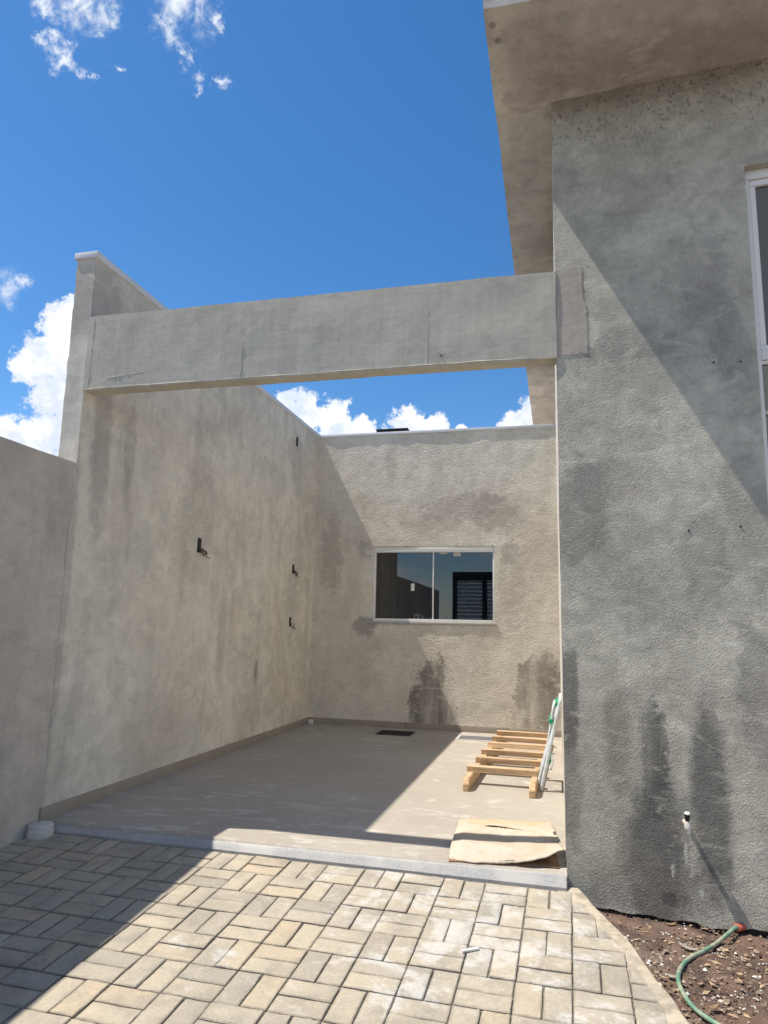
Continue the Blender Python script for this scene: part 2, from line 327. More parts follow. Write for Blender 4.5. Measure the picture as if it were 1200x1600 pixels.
def m_floor():
    m, t, b = newmat('porcelain_floor'); P = t.pos(); X, Y, Z = t.sep(P)
    n1 = t.noise(P, 1.1, 6, .6); n2 = t.noise(P, 6, 8, .66, .8); n3 = t.noise(t.v('MULTIPLY', P, (2.0, 6, 1)), 1.7, 8, .65, .5)
    col = t.mix(t.ss(n1, .35, .65), (.385, .343, .285), (.34, .303, .252))
    col = t.mix(t.mul(t.ss(n2, .57, .70), .38), col, (.58, .54, .48))
    ed = t.ss(Y, 5.4, 3.9)
    col = t.mix(t.mul(t.mul(t.ss(n3, .52, .66), ed), .6), col, (.58, .545, .49))
    col = t.mix(t.mul(t.ss(t.noise(P, 2.6, 6, .6), .58, .68), .18), col, (.32, .28, .24))
    sm_ = t.noise(t.v('MULTIPLY', t.v('ADD', P, (2.2, .3, 0)), (3.2, 8.5, 1)), 1.0, 7, .62, 1.2); rg = t.noise(P, .8, 3, .5)
    col = t.mix(t.mul(t.mul(t.ss(sm_, .55, .68), t.ss(rg, .40, .54)), .62), col, (.60, .57, .52))          # dusty scuffs and footprints
    sk = t.noise(P, 38, 3, .6); col = t.mix(t.mul(t.ss(sk, .74, .78), .5), col, (.62, .60, .56))
    t.put(b.inputs['Base Color'], col); t.put(b.inputs['Roughness'], t.add(t.mul(n2, .3), .42)); b.inputs['Specular IOR Level'].default_value = .35
    t.put(b.inputs['Normal'], t.bump(n2, .05, .003)); return m
M['floor'] = m_floor()
M['skirt'] = simple('porcelain_skirting', (.33, .285, .235), .5, 0, .08, 4)
def m_granite():
    m, t, b = newmat('grey_granite'); P = t.pos()
    v = t.node('ShaderNodeTexVoronoi', {'Vector': P, 'Scale': 330.0}).outputs['Color']; n2 = t.noise(P, 5, 5, .6)
    g = t.sep(v)[0]; col = t.mix(g, (.31, .305, .295), (.46, .452, .435)); col = t.mix(t.mul(t.ss(g, .82, .9), .6), col, (.12, .125, .13))
    col = t.mix(t.mul(t.ss(n2, .42, .62), .65), col, (.50, .475, .43))
    t.put(b.inputs['Base Color'], col); b.inputs['Roughness'].default_value = .6; return m
M['granite'] = m_granite()
def m_paver(joined=False):
    m, t, b = newmat('concrete_paver'); P = t.pos(); X, Y, Z = t.sep(P)
    rnd = t.node('ShaderNodeObjectInfo').outputs['Random']
    r2_ = t.m('FRACT', t.mul(rnd, 17.31)); r3 = t.m('FRACT', t.mul(rnd, 53.7))
    n1 = t.noise(P, 7, 6, .6, .4); n2 = t.noise(P, 90, 3, .7); n3 = t.noise(P, 3.1, 8, .66, 1.0); n4 = t.noise(P, 22, 6, .65)
    col = t.mix(r2_, (.425, .368, .278), (.375, .333, .265))
    col = t.mix(t.mul(t.ss(r3, .84, .94), .40), col, (.46, .355, .235))
    col = t.mix(t.mul(t.ss(rnd, .76, .97), .45), col, (.25, .235, .205))
    col = t.mix(t.mul(t.ss(n1, .45, .68), .6), col, (.275, .25, .205))
    col = t.mix(t.mul(t.ss(n4, .52, .7), .4), col, (.46, .385, .275))
    if not joined:                        # soil ground into the arrises
        ox, oy, oz = t.sep(t.node('ShaderNodeTexCoord').outputs['Object'])
        eg = t.m('MINIMUM', t.add(.0984, t.mul(t.m('ABSOLUTE', ox), -1)), t.add(.0478, t.mul(t.m('ABSOLUTE', oy), -1)))
        eg = t.add(eg, t.mul(t.add(n4, -.5), -.034)); col = t.mix(t.mul(t.ss(eg, .010, .000), .42), col, (.19, .17, .135))
    st_ = t.noise(t.v('ADD', P, (5, 5, 0)), 1.7, 6, .62); col = t.mix(t.mul(t.ss(st_, .52, .66), .32), col, (.22, .20, .165))
    d = t.v('DISTANCE', t.comb(X, Y, 0), (-.45, 3.25, 0)); near = t.ss(d, 1.5, .25)        # spilt cement wiped over the stones by the house
    cm = t.ss(t.add(t.add(n3, t.mul(near, .14)), t.mul(t.add(n4, -.5), .35)), .61, .74); col = t.mix(t.mul(cm, .62), col, (.53, .515, .48))
    sp_ = t.noise(P, 140, 2, .5); col = t.mix(t.mul(t.ss(sp_, .70, .76), .6), col, (.10, .09, .075)); col = t.mix(t.mul(t.ss(sp_, .28, .23), .5), col, (.6, .58, .53))
    vr = t.add(t.mul(t.add(n2, -.5), .6), 1); col = t.mix(1.0, col, t.comb(vr, vr, vr), 'MULTIPLY')
    t.put(b.inputs['Base Color'], col); b.inputs['Roughness'].default_value = .9; b.inputs['Specular IOR Level'].default_value = .2
    t.put(b.inputs['Normal'], t.bump(t.add(n2, t.mul(n4, .8)), .35, .004)); return m
M['paver'] = m_paver(); M['paver_far'] = m_paver(True)
M['joint'] = simple('joint_sand', (.225, .20, .16), .95, 0, .25, 60, .5)
M['mortar'] = simple('edging_mortar', (.47, .40, .305), .92, 0, .20, 16, .9, .2)
def m_soil():
    m, t, b = newmat('brown_soil'); P = t.pos(); n1 = t.noise(P, 9, 8, .65); n2 = t.noise(P, 60, 5, .7); n3 = t.noise(P, 2.5, 5, .6)
    col = t.mix(t.ss(n1, .35, .65), (.16, .098, .068), (.070, .046, .036)); col = t.mix(t.mul(t.ss(n2, .55, .72), .5), col, (.30, .20, .14))
    col = t.mix(t.mul(t.ss(n3, .52, .68), .4), col, (.24, .175, .15))
    t.put(b.inputs['Base Color'], col); b.inputs['Roughness'].default_value = .95; t.put(b.inputs['Normal'], t.bump(t.add(n2, n1), .8, .01)); return m
M['soil'] = m_soil()
def m_pebble():
    m, t, b = newmat('pebbles'); P = t.pos(); v = t.node('ShaderNodeTexVoronoi', {'Vector': P, 'Scale': 24.0}).outputs['Color']; g = t.sep(v)
    col = t.mix(t.ss(g[0], .2, .8), (.11, .065, .045), (.34, .25, .18)); col = t.mix(t.ss(g[1], .86, .93), col, (.66, .63, .57))
    t.put(b.inputs['Base Color'], col); b.inputs['Roughness'].default_value = .9; return m
M['pebble'] = m_pebble()
def m_wood():
    m, t, b = newmat('pine_batten'); tc = t.node('ShaderNodeTexCoord').outputs['Object']
    rnd = t.node('ShaderNodeObjectInfo').outputs['Random']
    P = t.v('ADD', tc, t.comb(t.mul(rnd, 9), t.mul(rnd, 5), 0))
    gr = t.noise(t.v('MULTIPLY', P, (4, 60, 60)), 1.0, 5, .6, .6); n2 = t.noise(P, 12, 5, .6)
    col = t.mix(t.ss(gr, .35, .68), (.60, .42, .255), (.36, .215, .105)); col = t.mix(t.mul(t.ss(n2, .55, .72), .55), col, (.27, .155, .08))
    col = t.mix(t.mul(rnd, .3), col, (.62, .46, .30))
    t.put(b.inputs['Base Color'], col); b.inputs['Roughness'].default_value = .75; t.put(b.inputs['Normal'], t.bump(gr, .3, .003)); return m
M['wood'] = m_wood()
def m_card():
    m, t, b = newmat('worn_cardboard'); P = t.pos(); X, Y, Z = t.sep(P)
    n1 = t.noise(P, 5, 7, .65, .6); n2 = t.noise(P, 30, 5, .65)
    col = t.mix(t.ss(n1, .38, .62), (.45, .37, .275), (.53, .465, .375)); col = t.mix(t.mul(t.ss(t.add(n1, t.mul(t.ss(Y, 4.1, 4.6), .16)), .56, .68), .65), col, (.48, .32, .17))
    col = t.mix(t.mul(t.ss(n2, .55, .7), .25), col, (.42, .31, .21))
    # faint worn print
    pr = t.mul(t.ss(t.m('ABSOLUTE', t.add(X, .30)), .085, .08), t.ss(t.m('ABSOLUTE', t.add(Y, -4.12)), .13, .125)); ln = t.ss(t.m('FRACT', t.mul(Y, 16)), .5, .56)
    col = t.mix(t.mul(t.mul(t.mul(pr, ln), t.ss(n2, .40, .6)), .28), col, (.34, .36, .36))
    t.put(b.inputs['Base Color'], col); b.inputs['Roughness'].default_value = .9; b.inputs['Specular IOR Level'].default_value = .15
    t.put(b.inputs['Normal'], t.bump(n1, .2, .004)); return m
M['card'] = m_card()
def m_hose():
    m, t, b = newmat('muddy_green_hose'); P = t.pos(); n = t.noise(P, 14, 5, .6)
    col = t.mix(t.ss(n, .40, .62), (.12, .25, .17), (.36, .36, .26)); t.put(b.inputs['Base Color'], col); b.inputs['Roughness'].default_value = .5; return m
M['hose'] = m_hose()

# ================================================================== SETTING
g = mesh('ground', [(-600, -600, -.75), (600, -600, -.75), (600, 600, -.75), (-600, 600, -.75)], [(0, 1, 2, 3)], M['soil']); tag(g, kind='structure')
# ---- tiled carport floor
fp = [(YF-.006, -.25), (YF-.006, .018), (YF+.016, ZF-.003), (YF+.024, ZF), (YB+.05, ZF), (YB+.05, -.25)]; fx = (XL-.05, XR+.002)
fl = mesh('carport_floor', [(x, y - (.040*(x-XL)/(XR-XL) if k < 4 else 0), z) for x in fx for k, (y, z) in enumerate(fp)], [(k, k+6, (k+1) % 6+6, (k+1) % 6) for k in range(6)] + [(5, 4, 3, 2, 1, 0), (6, 7, 8, 9, 10, 11)], M['floor']); tag(fl, kind='structure')
th = bpy.data.objects.new('threshold', None)
bm = bmesh.new()
L0, R0 = (XL-.0, YF-.012), (XR-.002, YF-.055)
vs = []
for (x, y, zt) in ((*L0, .026), (*R0, .050)):
    vs += [(x, y-.016, -.12), (x, y-.016, .003), (x, y-.016+.032*zt/.05, zt-.003), (x, y+.020, zt), (x, y+.09, -.03)]
fs = [(k, k+5, k+6, k+1) for k in range(4)] + [(5, 6, 7, 8, 9), (4, 3, 2, 1, 0)]
thr = mesh('threshold', vs, fs, M['granite']); tag(thr, kind='structure')
bpy.data.objects.remove(th)

# ---- paving
PIT = 0.203; PROT = -0.0169; PX, PY = 0.039, 3.4636
pave = mesh('pavement', [(-3.2, -6, gz(-6)-.0085), (1.4, -6, gz(-6)-.0085), (1.4, .6, gz(.6)-.0085), (.30, 3.0, gz(3.0)-.0085), (.06, 3.72, gz(3.72)-.0085), (-3.2, 3.74, gz(3.74)-.0085)], [(0, 1, 2, 3, 4, 5)], M['joint']); tag(pave, kind='structure')
def paver_bm(seed, lx=.1968, ly=.0957, h=.055):
    r = random.Random(seed); bm = bmesh.new(); bm_box(bm, (-lx/2, -ly/2, -h), (lx/2, ly/2, 0))
    top = [e for e in bm.edges if all(v.co.z > -.001 for v in e.verts)]; ver = [e for e in bm.edges if abs(e.verts[0].co.z-e.verts[1].co.z) > .01]
    bmesh.ops.bevel(bm, geom=top+ver, offset=.0032, segments=1, affect='EDGES', profile=.6)
    le = [e for e in bm.edges if e.calc_length() > .05 and all(v.co.z > -.02 for v in e.verts)]
    bmesh.ops.subdivide_edges(bm, edges=le, cuts=4)
    for v in bm.verts:                    # worn, nicked arrises
        if v.co.z > -.0006 and r.random() < .45: v.co.z -= r.uniform(0, .0016); v.co.x -= math.copysign(r.uniform(0, .0016), v.co.x); v.co.y -= math.copysign(r.uniform(0, .0016), v.co.y)
    for v in bm.verts:
        v.co.x += r.uniform(-.0009, .0009); v.co.y += r.uniform(-.0009, .0009)
        if v.co.z > -.01: v.co.z += r.uniform(-.0006, .0006)
    bmesh.ops.recalc_face_normals(bm, faces=bm.faces)
    return bm
PV = []
for s_ in range(6):
    me = bpy.data.meshes.new('paver'); b_ = paver_bm(s_); b_.to_mesh(me); b_.free(); me.materials.append(M['paver']); me.shade_smooth(); me.set_sharp_from_angle(angle=math.radians(30)); PV.append(me)
cR, sR = math.cos(PROT), math.sin(PROT)
def pav_world(a, b):                        # block coordinates (columns, rows towards the camera) -> world x, y
    x, y = PIT*a, -PIT*b
    return PX + cR*x - sR*y, PY + sR*x + cR*y
KC = [(.075, 3.72), (.114, 3.628), (.254, 3.286), (.362, 2.921), (.418, 2.72), (.62, 2.0), (1.2, -.1), (2.8, -6)]
def kerb_at(y, off=0.0):
    for (x0, y0), (x1, y1) in zip(KC, KC[1:]):
        if y0 >= y >= y1: return x0 + (x1-x0)*(y0-y)/(y0-y1) + off
    return KC[0][0] + off if y > KC[0][1] else KC[-1][0] + off
slope_rx = math.atan(0.0713)
rest = bmesh.new(); count = 0; rr = random.Random(11)
for row in range(-0, 44):
    for k in range(-16, 9):
        vert = (k + row) % 2 == 1
        for h in (0, 1):
            if vert: a, b = k + .25 + .5*h, row - .5
            else: a, b = k + .5, row - .75 + .5*h
            x, y = pav_world(a, b)
            hx, hy = (.049, .1) if vert else (.1, .049)
            if x + hx < XL + .01: continue
            lim = kerb_at(y, -.062)
            if x - hx > lim - .02: continue
            ang = PROT + (math.pi/2 if vert else 0) + rr.uniform(-.006, .006)
            Mx = Matrix.Translation((x + rr.uniform(-.0012, .0012), y + rr.uniform(-.0012, .0012), gz(y) + rr.uniform(-.0028, .0022))) @ Matrix.Rotation(slope_rx + rr.uniform(-.004, .004), 4, 'X') @ Matrix.Rotation(rr.uniform(-.005, .005), 4, 'Y') @ Matrix.Rotation(ang + (math.pi if rr.random() < .5 else 0), 4, 'Z')
            near_ = y > 2.05
            if x + hx > lim - .03 or not near_:
                b_ = paver_bm(rr.randint(0, 99)); b_.transform(Mx)
                if x + hx > lim - .03:      # stone cut along the edging
                    kx0, kx1 = kerb_at(y+.1, -.062), kerb_at(y-.1, -.062)
                    n = Vector((.2, kx1-kx0, 0)).normalized()
                    bmesh.ops.bisect_plane(b_, geom=b_.verts[:]+b_.edges[:]+b_.faces[:], plane_co=((kx0+kx1)/2 + rr.uniform(-.008, .008), y, 0), plane_no=n, clear_outer=True)
                    bmesh.ops.holes_fill(b_, edges=[e for e in b_.edges if e.is_boundary])
                    if len(b_.verts) < 4: b_.free(); continue
                if near_:
                    for v in b_.verts: v.co -= Vector((x, y, gz(y)))
                    o = from_bm('paver', b_, M['paver'], None, 30); o.location = (x, y, gz(y)); o.parent = pave; count += 1
                else:
                    tmp = bpy.data.meshes.new('t'); b_.to_mesh(tmp); rest.from_mesh(tmp); bpy.data.meshes.remove(tmp); b_.free()
            else:
                o = bpy.data.objects.new('paver', rr.choice(PV)); COL.objects.link(o); o.matrix_world = Mx; o.parent = pave; count += 1
print('pavers', count)
ro = from_bm('paver', rest, M['paver_far'], pave, 30); ro['kind'] = 'stuff'
# ---- edging of mortar beside the soil
ys = list(np.arange(3.72, -3, -.04)); vs = []; fs = []
er = np.array([[y*9, 3, 1.0] for y in ys]); wv = vn(er)*.006; wi = vn(er*1.7+40)*.012
for i, y in enumerate(ys):
    xo = kerb_at(y) + wv[i]; xi = kerb_at(y, -.075) + wi[i]; z = gz(y)
    vs += [(xi-.05, y, z-.009), (xi, y, z-.006), ((xi+xo)/2, y, z-.001+wv[i]*.2), (xo-.008, y, z-.002), (xo, y, z-.010), (xo+.004, y, z-.25)]
for i in range(len(ys)-1):
    for k in range(5): fs.append((6*i+k, 6*i+k+1, 6*i+k+7, 6*i+k+6))
kb = mesh('kerb', vs, fs, M['mortar'], None, 40); tag(kb, kind='structure')
# ---- soil bed
def soil_z(x, y): return -.118 + .022*(y - YF)
xs = np.arange(.02, 3.2, .02); ys = np.arange(-3, 3.80, .02) ; ys = np.concatenate([np.arange(-3, 2.3, .12), np.arange(2.3, 3.84, .016)]); xs = np.concatenate([np.arange(.04, 1.3, .016), np.arange(1.3, 4.5, .12)])
U, V = np.meshgrid(xs, ys, indexing='ij'); P = np.stack([U.ravel(), V.ravel(), 0*U.ravel()], 1)
Zs = soil_z(P[:, 0], P[:, 1]) + fbm(P*9+3, 5, .62)*.013 + np.maximum(0, fbm(P*3+9, 3))*.010
P[:, 2] = Zs; nv = len(ys)
soil = mesh('soil', P, [(i*nv+j, (i+1)*nv+j, (i+1)*nv+j+1, i*nv+j+1) for i in range(len(xs)-1) for j in range(nv-1)], M['soil'], None, 60); tag(soil, kind='structure')
bm = bmesh.new(); pr_ = random.Random(5)
def pebble(bm, c, r, q):
    vs = [bm.verts.new((c[0]+r*q.uniform(.6, 1.2)*dx, c[1]+r*q.uniform(.6, 1.2)*dy, c[2]+r*.75*q.uniform(.5, 1.1)*dz)) for dx, dy, dz in ((1,0,0),(.3,.95,0),(-.8,.6,0),(-.8,-.6,0),(.3,-.95,0),(.2,.3,1),(-.3,-.2,.95),(0,0,-1))]
    for a in ((0,1,5),(1,2,5),(2,6,5),(2,3,6),(3,4,6),(4,0,6),(0,5,6),(1,0,7),(2,1,7),(3,2,7),(4,3,7),(0,4,7)): bm.faces.new([vs[i] for i in a])
for i in range(5200):
    y = pr_.uniform(2.3, 3.75); x = kerb_at(y) + .01 + pr_.random()**1.2*(1.35-kerb_at(y)); r = pr_.choice((.0025, .003, .0035, .004, .005, .006, .0085)) * pr_.uniform(.8, 1.3)
    pebble(bm, (x, y, soil_z(x, y)+pr_.uniform(-.002, .014)), r, pr_)
for i in range(170):
    y = pr_.uniform(2.4, 3.74); x = kerb_at(y) + .02 + pr_.random()*(1.25-kerb_at(y)); pebble(bm, (x, y, soil_z(x, y)+.003), pr_.uniform(.008, .016), pr_)
pb = from_bm('gravel', bm, M['pebble']); bm = bmesh.new()
for i in range(260):
    y = pr_.uniform(2.4, 3.74); x = kerb_at(y) + .015 + pr_.random()*(1.2-kerb_at(y)); a = pr_.uniform(0, 6.28); l = pr_.uniform(.008, .024); w = l*pr_.uniform(.25, .5); z = soil_z(x, y)+.011
    c_, s_ = math.cos(a), math.sin(a); q = [bm.verts.new((x+c_*p-s_*o, y+s_*p+c_*o, z+pr_.uniform(-.003, .006))) for p, o in ((-l, 0), (-l*.2, -w), (l, 0), (-l*.1, w))]
    bm.faces.new((q[0], q[1], q[2])); bm.faces.new((q[0], q[2], q[3]))
ll = from_bm('leaf_litter', bm, M['leaf']); tag(ll, 'scattered crumbs of dry leaf over the soil bed', 'leaf litter', kind='stuff')
tag(pb, 'small pale stones strewn over the brown soil bed', 'gravel', kind='stuff')

wk = box('bounce_walkway', (1.28, -5.0, -.6), (4.6, YF-.10, -.06), M['mortar'], None, .01); tag(wk, kind='structure')  # unseen pale slab, added to bounce sunlight onto facade and soffit

# ================================================================== HOUSE ON THE RIGHT
house = empty('house', (XR, YF, 0), 'tall grey unpainted house with wide eaves and narrow glazed opening on the right', 'house')
FROT = math.radians(-4.4)
DX0, DX1, DZ0, DZ1 = .984, 2.7, .02, 3.652
us = gridlines(0, 1.3, .018, [DX0]) + gridlines(1.3, 5.0, .25, [DX1])[1:]
vs = gridlines(-.100, HS+.03, .018, [DZ0, DZ1])
def facd(P):
    d = wobble(.0010, 9.0, 5.0, .9, 5, .62)(P); d[:, 1] += fbm(P*2.2+50, 2)*.0025
    pm_ = np.clip((P[:, 0]-.17)/.06, 0, 1); pm_ = np.maximum(pm_, np.clip((np.abs(P[:, 2]-2.95)-.27)/.06, 0, 1)); d[:, 1] *= pm_
    lowr = P[:, 2] < -.095; d[lowr, 2] += fbm(P[lowr]*np.array([11, 0, 0])+2, 4)*.014
    bk_ = P[:, 1] > .1; d[bk_, 0] = 0; d[bk_, 1] = 0; return d
fa = panel('facade_wall', us, vs, 0, .15, (DX0, DX1, DZ0, DZ1), M['facade'], None, facd)
fa.location = (XR, YF, 0); fa.rotation_euler = (0, 0, FROT)
def adopt(o, p):
    bpy.context.view_layer.update(); mw = o.matrix_world.copy(); o.parent = p; o.matrix_parent_inverse = p.matrix_world.inverted(); o.matrix_world = mw; return o
adopt(fa, house)
fo = box('foundation', (.01, .030, -.6), (5.0, .14, -.07), M['innerdark'], None, 0); fo.location = (XR, YF, 0); fo.rotation_euler = (0, 0, FROT); adopt(fo, house)  # recessed strip, near-black colour paints the shaded crevice under the plaster
sw = panel('side_wall', lines(.151, 4.7, .05), lines(-.5, HS+.03, .05), 0, .15, None, M['side'], None, wobble(.002, 5, 8, 0))
sw.location = (XR, YF, 0); sw.rotation_euler = (0, 0, math.radians(90)); sw.scale = (1, -1, 1)
bpy.context.view_layer.update(); sw.data.transform(sw.matrix_basis); sw.data.flip_normals(); sw.matrix_basis = Matrix(); adopt(sw, house)
# inner shell keeps the rooms dark
def shell(name, lo, hi, m, parent, open_face):
    v = [(x, y, z) for x in (lo[0], hi[0]) for y in (lo[1], hi[1]) for z in (lo[2], hi[2])]
    F = {'x0': (0,1,3,2), 'x1': (4,6,7,5), 'y0': (0,4,5,1), 'y1': (2,3,7,6), 'z0': (0,2,6,4), 'z1': (1,5,7,3)}
    return mesh(name, v, [F[k] for k in F if k != open_face], m, parent)
shell('room_shell', (XR+.17, YF+.12, -.05), (XR+4.9, YF+4.6, HS+.01), M['inner'], house, 'y0')
# eaves slab
def rough_box(name, lo, hi, step, amp, freq, seed, m, parent):
    xs, ys, zs = [lines(lo[k], hi[k], min(step, (hi[k]-lo[k]))) for k in range(3)]
    P = {}; fs = []; pts = []
    def vid(p):
        key = tuple(round(c, 5) for c in p)
        if key not in P: P[key] = len(pts); pts.append(p)
        return P[key]
    for ax, A, B in ((0, ys, zs), (1, xs, zs), (2, xs, ys)):
        for side, c in ((0, lo[ax]), (1, hi[ax])):
            for a0, a1 in zip(A, A[1:]):
                for b0, b1 in zip(B, B[1:]):
                    q = []
                    for a, b in ((a0, b0), (a1, b0), (a1, b1), (a0, b1)):
                        p = [0, 0, 0]; p[ax] = c; o_ = [i for i in range(3) if i != ax]; p[o_[0]] = a; p[o_[1]] = b; q.append(vid(tuple(p)))
                    flip = (side == 0) ^ (ax == 1)
                    fs.append(tuple(q[::-1] if flip else q))
    A = np.array(pts); Q = A*freq + seed
    A = A + np.stack([fbm(Q, 3), fbm(Q+11, 3), fbm(Q+23, 3)], 1)*amp
    return mesh(name, A, fs, m, parent, 45)
rs = rough_box('roof_slab', (-.305, 3.045, HS), (XR+5.0, YF+7.6, HS+.26), .12, .004, 3.0, 2.0, M['soffit'], house)
# tie holes left in the facade: small dark plugs
ho = bmesh.new()
# tall glazed opening
def local(o): o.location = (XR, YF, 0); o.rotation_euler = (0, 0, FROT); return adopt(o, house)
ry = .045
bm = bmesh.new()
bm_box(bm, (DX0+.002, ry, DZ1-.052), (DX1, ry+.08, DZ1-.002), .003)
bm_box(bm, (DX0+.002, ry+.001, DZ0), (DX0+.026, ry+.081, DZ1-.053), .003)
bm_box(bm, (DX0+.027, ry+.004, 2.592), (DX1, ry+.078, 2.640), .003)
bm_box(bm, (DX0+.027, ry+.012, 2.572), (DX1, ry+.074, 2.589), .002)
wf = local(from_bm('window_frame', bm, M['alu'], None, 35))
bm = bmesh.new()
bm_box(bm, (DX0+.028, ry+.012, DZ1-.088), (DX1, ry+.06, DZ1-.055), .004); bm_box(bm, (DX0+.028, ry+.012, 2.643), (DX1, ry+.06, 2.672), .004); bm_box(bm, (DX0+.028, ry+.013, 2.673), (DX0+.056, ry+.06, DZ1-.089), .004)
sf = from_bm('sash_frame', bm, M['alu']); local(sf); adopt(sf, wf)
pa = mesh('pane', [(DX0+.05, ry+.03, 2.668), (DX1, ry+.03, 2.668), (DX1, ry+.03, DZ1-.08), (DX0+.05, ry+.03, DZ1-.08)], [(0, 1, 2, 3)], M['smoke']); local(pa); adopt(pa, wf)
pa2 = mesh('pane', [(DX0+.024, ry+.03, DZ0), (DX1, ry+.03, DZ0), (DX1, ry+.03, 2.58), (DX0+.024, ry+.03, 2.58)], [(0, 1, 2, 3)], M['glass']); local(pa2); adopt(pa2, wf)
dk = mesh('dark_backing', [(DX0+.04, ry+.09, DZ0), (DX1, ry+.09, DZ0), (DX1, ry+.09, 2.57), (DX0+.04, ry+.09, 2.57)], [(0, 1, 2, 3)], M['innerdark']); local(dk)  # near-black sheet close behind the lower glass, painting the unlit interior
bm = bmesh.new(); bm_box(bm, (DX0+.027, ry+.006, 2.306), (DX1, ry+.05, 2.322), .002); local(from_bm('rail', bm, M['alu_dirty'], None, 35))

# tie holes (dark drilled plugs)
for x, z in ((.782, 2.583), (.906, 2.574), (.624, 1.717), (.858, 1.731)):
    bm = bmesh.new(); bmesh.ops.create_cone(bm, cap_ends=True, segments=9, radius1=.0055, radius2=.005, depth=.012); bmesh.ops.rotate(bm, verts=bm.verts, matrix=Matrix.Rotation(math.pi/2, 3, 'X')); bmesh.ops.translate(bm, verts=bm.verts, vec=(x, .0035, z))
    local(from_bm('drilled_hole', bm, M['blackplastic']))

# ================================================================== TALL WALL ON THE LEFT
tw = empty('carport_wall', (XL, YF, 0), 'tall grey plastered side wall of the carport with metal coping', 'wall'); tw['kind'] = 'thing'
def lwd(P):
    d = wobble(.0016, 4.0, 13.0, .5, 3)(P); bk = P[:, 1] > .1
    Q = P[bk]*9+3; d[bk] = 0; d[bk, 1] = np.abs(fbm(Q, 3))*.012; d[bk, 0] = 0
    return d
wl = panel('wall', gridlines(0, YB-YF+.6, .04, []), gridlines(-.4, HB, .035, []), 0, .140, None, M['left'], None, lwd)
wl.rotation_euler = (0, 0, math.radians(90)); wl.location = (XL, YF, 0); adopt(wl, tw)
bm = bmesh.new(); bm_box(bm, (XL-.165, YF-.010, HB-.012), (XL+.014, YB+.7, HB+.034), .004)
cp = from_bm('coping', bm, M['coping'], None, 35); adopt(cp, tw)
n = 8; L = (YB - YF)/n
for i in range(n):
    y0 = YF - .03 + i*L if i == 0 else YF + i*L
    box('skirting_tile', (XL-.01, y0+.0015, ZF-.03), (XL+.011, YF+(i+1)*L-.0015, ZF+.072+random.uniform(-.001, .001)), M['skirt'], tw, .002)
# ---- low wall running on towards the street
lw = empty('boundary_wall', (XL, 0, 0), 'lower grey plastered boundary wall at the left edge, beside the paving', 'wall'); lw['kind'] = 'thing'
lo = panel('wall', gridlines(-5.0, -.001, .06, []), gridlines(-1.0, 2.206, .05, []), 0.005, .145, None, M['low'], None, wobble(.0025, 3.0, 21, .8, 3))
lo.rotation_euler = (0, 0, math.radians(90)); lo.location = (XL, YF, 0); adopt(lo, lw)
rj = random.Random(8); bm = bmesh.new(); zj = np.linspace(.02, 2.20, 70)
bm_tube(bm, [(XL-.006+rj.uniform(-.002, .002), YF-.004+.006*math.sin(2.1*z)+rj.uniform(-.005, .005), z) for z in zj], [rj.uniform(.006, .015) for z in zj], 8)
from_bm('mortar_joint', bm, M['left'], lw, 60)

# ================================================================== REAR ROOM WITH WINDOW
rear = empty('rear_building', (-1.5, YB, 0), 'beige plastered back wall of the carport with a sliding window', 'building')
WX0, WX1, WZ0, WZ1 = -2.200, -.716, 1.290, 2.205
us = gridlines(XL-.02, XR+.10, .024, [WX0, WX1]); vs = gridlines(-.3, HB-.004, .024, [WZ0, WZ1])
def bkd(P):
    d = wobble(.0022, 6.0, 33.0, .5, 5, .6)(P); d[:, 1] += fbm(P*1.6+70, 2)*.003; d[P[:, 1] > YB+.05] = 0; return d
panel('wall', us, vs, YB, YB+.15, (WX0, WX1, WZ0, WZ1), M['back'], rear, bkd)
box('coping', (XL+.016, YB-.012, HB-.004), (XR+.16, YB+.19, HB+.034), M['coping'], rear, .004)
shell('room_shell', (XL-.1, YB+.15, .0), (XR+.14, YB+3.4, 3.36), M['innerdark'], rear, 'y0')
box('roof', (XL-.13, YB+.151, 3.365), (XR+.14, YB+3.4, 3.44), M['side'], rear, 0)
n = 5; L = (XR - XL)/n
for i in range(n): box('skirting_tile', (XL+.012+i*L+.0015, YB-.011, ZF-.03), (XL+.012+(i+1)*L-.0015, YB+.02, ZF+.072+random.uniform(-.001, .001)), M['skirt'], rear, .002)
fy = YB + .018
bm = bmesh.new()
bm_box(bm, (WX0+.002, fy, WZ1-.072), (WX1-.002, fy+.08, WZ1-.002), .003)
bm_box(bm, (WX0+.002, fy+.001, WZ0+.0), (WX0+.022, fy+.081, WZ1-.073), .002)
bm_box(bm, (WX1-.022, fy+.001, WZ0+.0), (WX1-.002, fy+.081, WZ1-.073), .002)
bm_box(bm, (WX0+.023, fy-.012, WZ0+.001), (WX1-.023, fy+.082, WZ0+.036), .002)
win = from_bm('window_frame', bm, M['alu'], rear, 35)
box('meeting_stile', (-1.463, fy+.012, WZ0+.036), (-1.449, fy+.05, WZ1-.073), M['alu'], win, .002)
for x0, x1, yy in ((WX0+.022, -1.450, fy+.050), (-1.456, WX1-.022, fy+.030)):
    mesh('pane', [(x0, yy, WZ0+.034), (x1, yy, WZ0+.034), (x1, yy, WZ1-.071), (x0, yy, WZ1-.071)], [(0, 1, 2, 3)], M['glass'], win)
box('latch', (-1.735, fy+.036, 1.665), (-1.690, fy+.0485, 1.755), M['white'], win, .006)
box('sticker', (-1.21, fy+.027, 2.085), (-1.125, fy+.0285, 2.131), M['paper'], win, 0)
box('sticker', (-1.38, fy+.027, 2.112), (-1.285, fy+.0285, 2.131), M['paper'], win, 0)
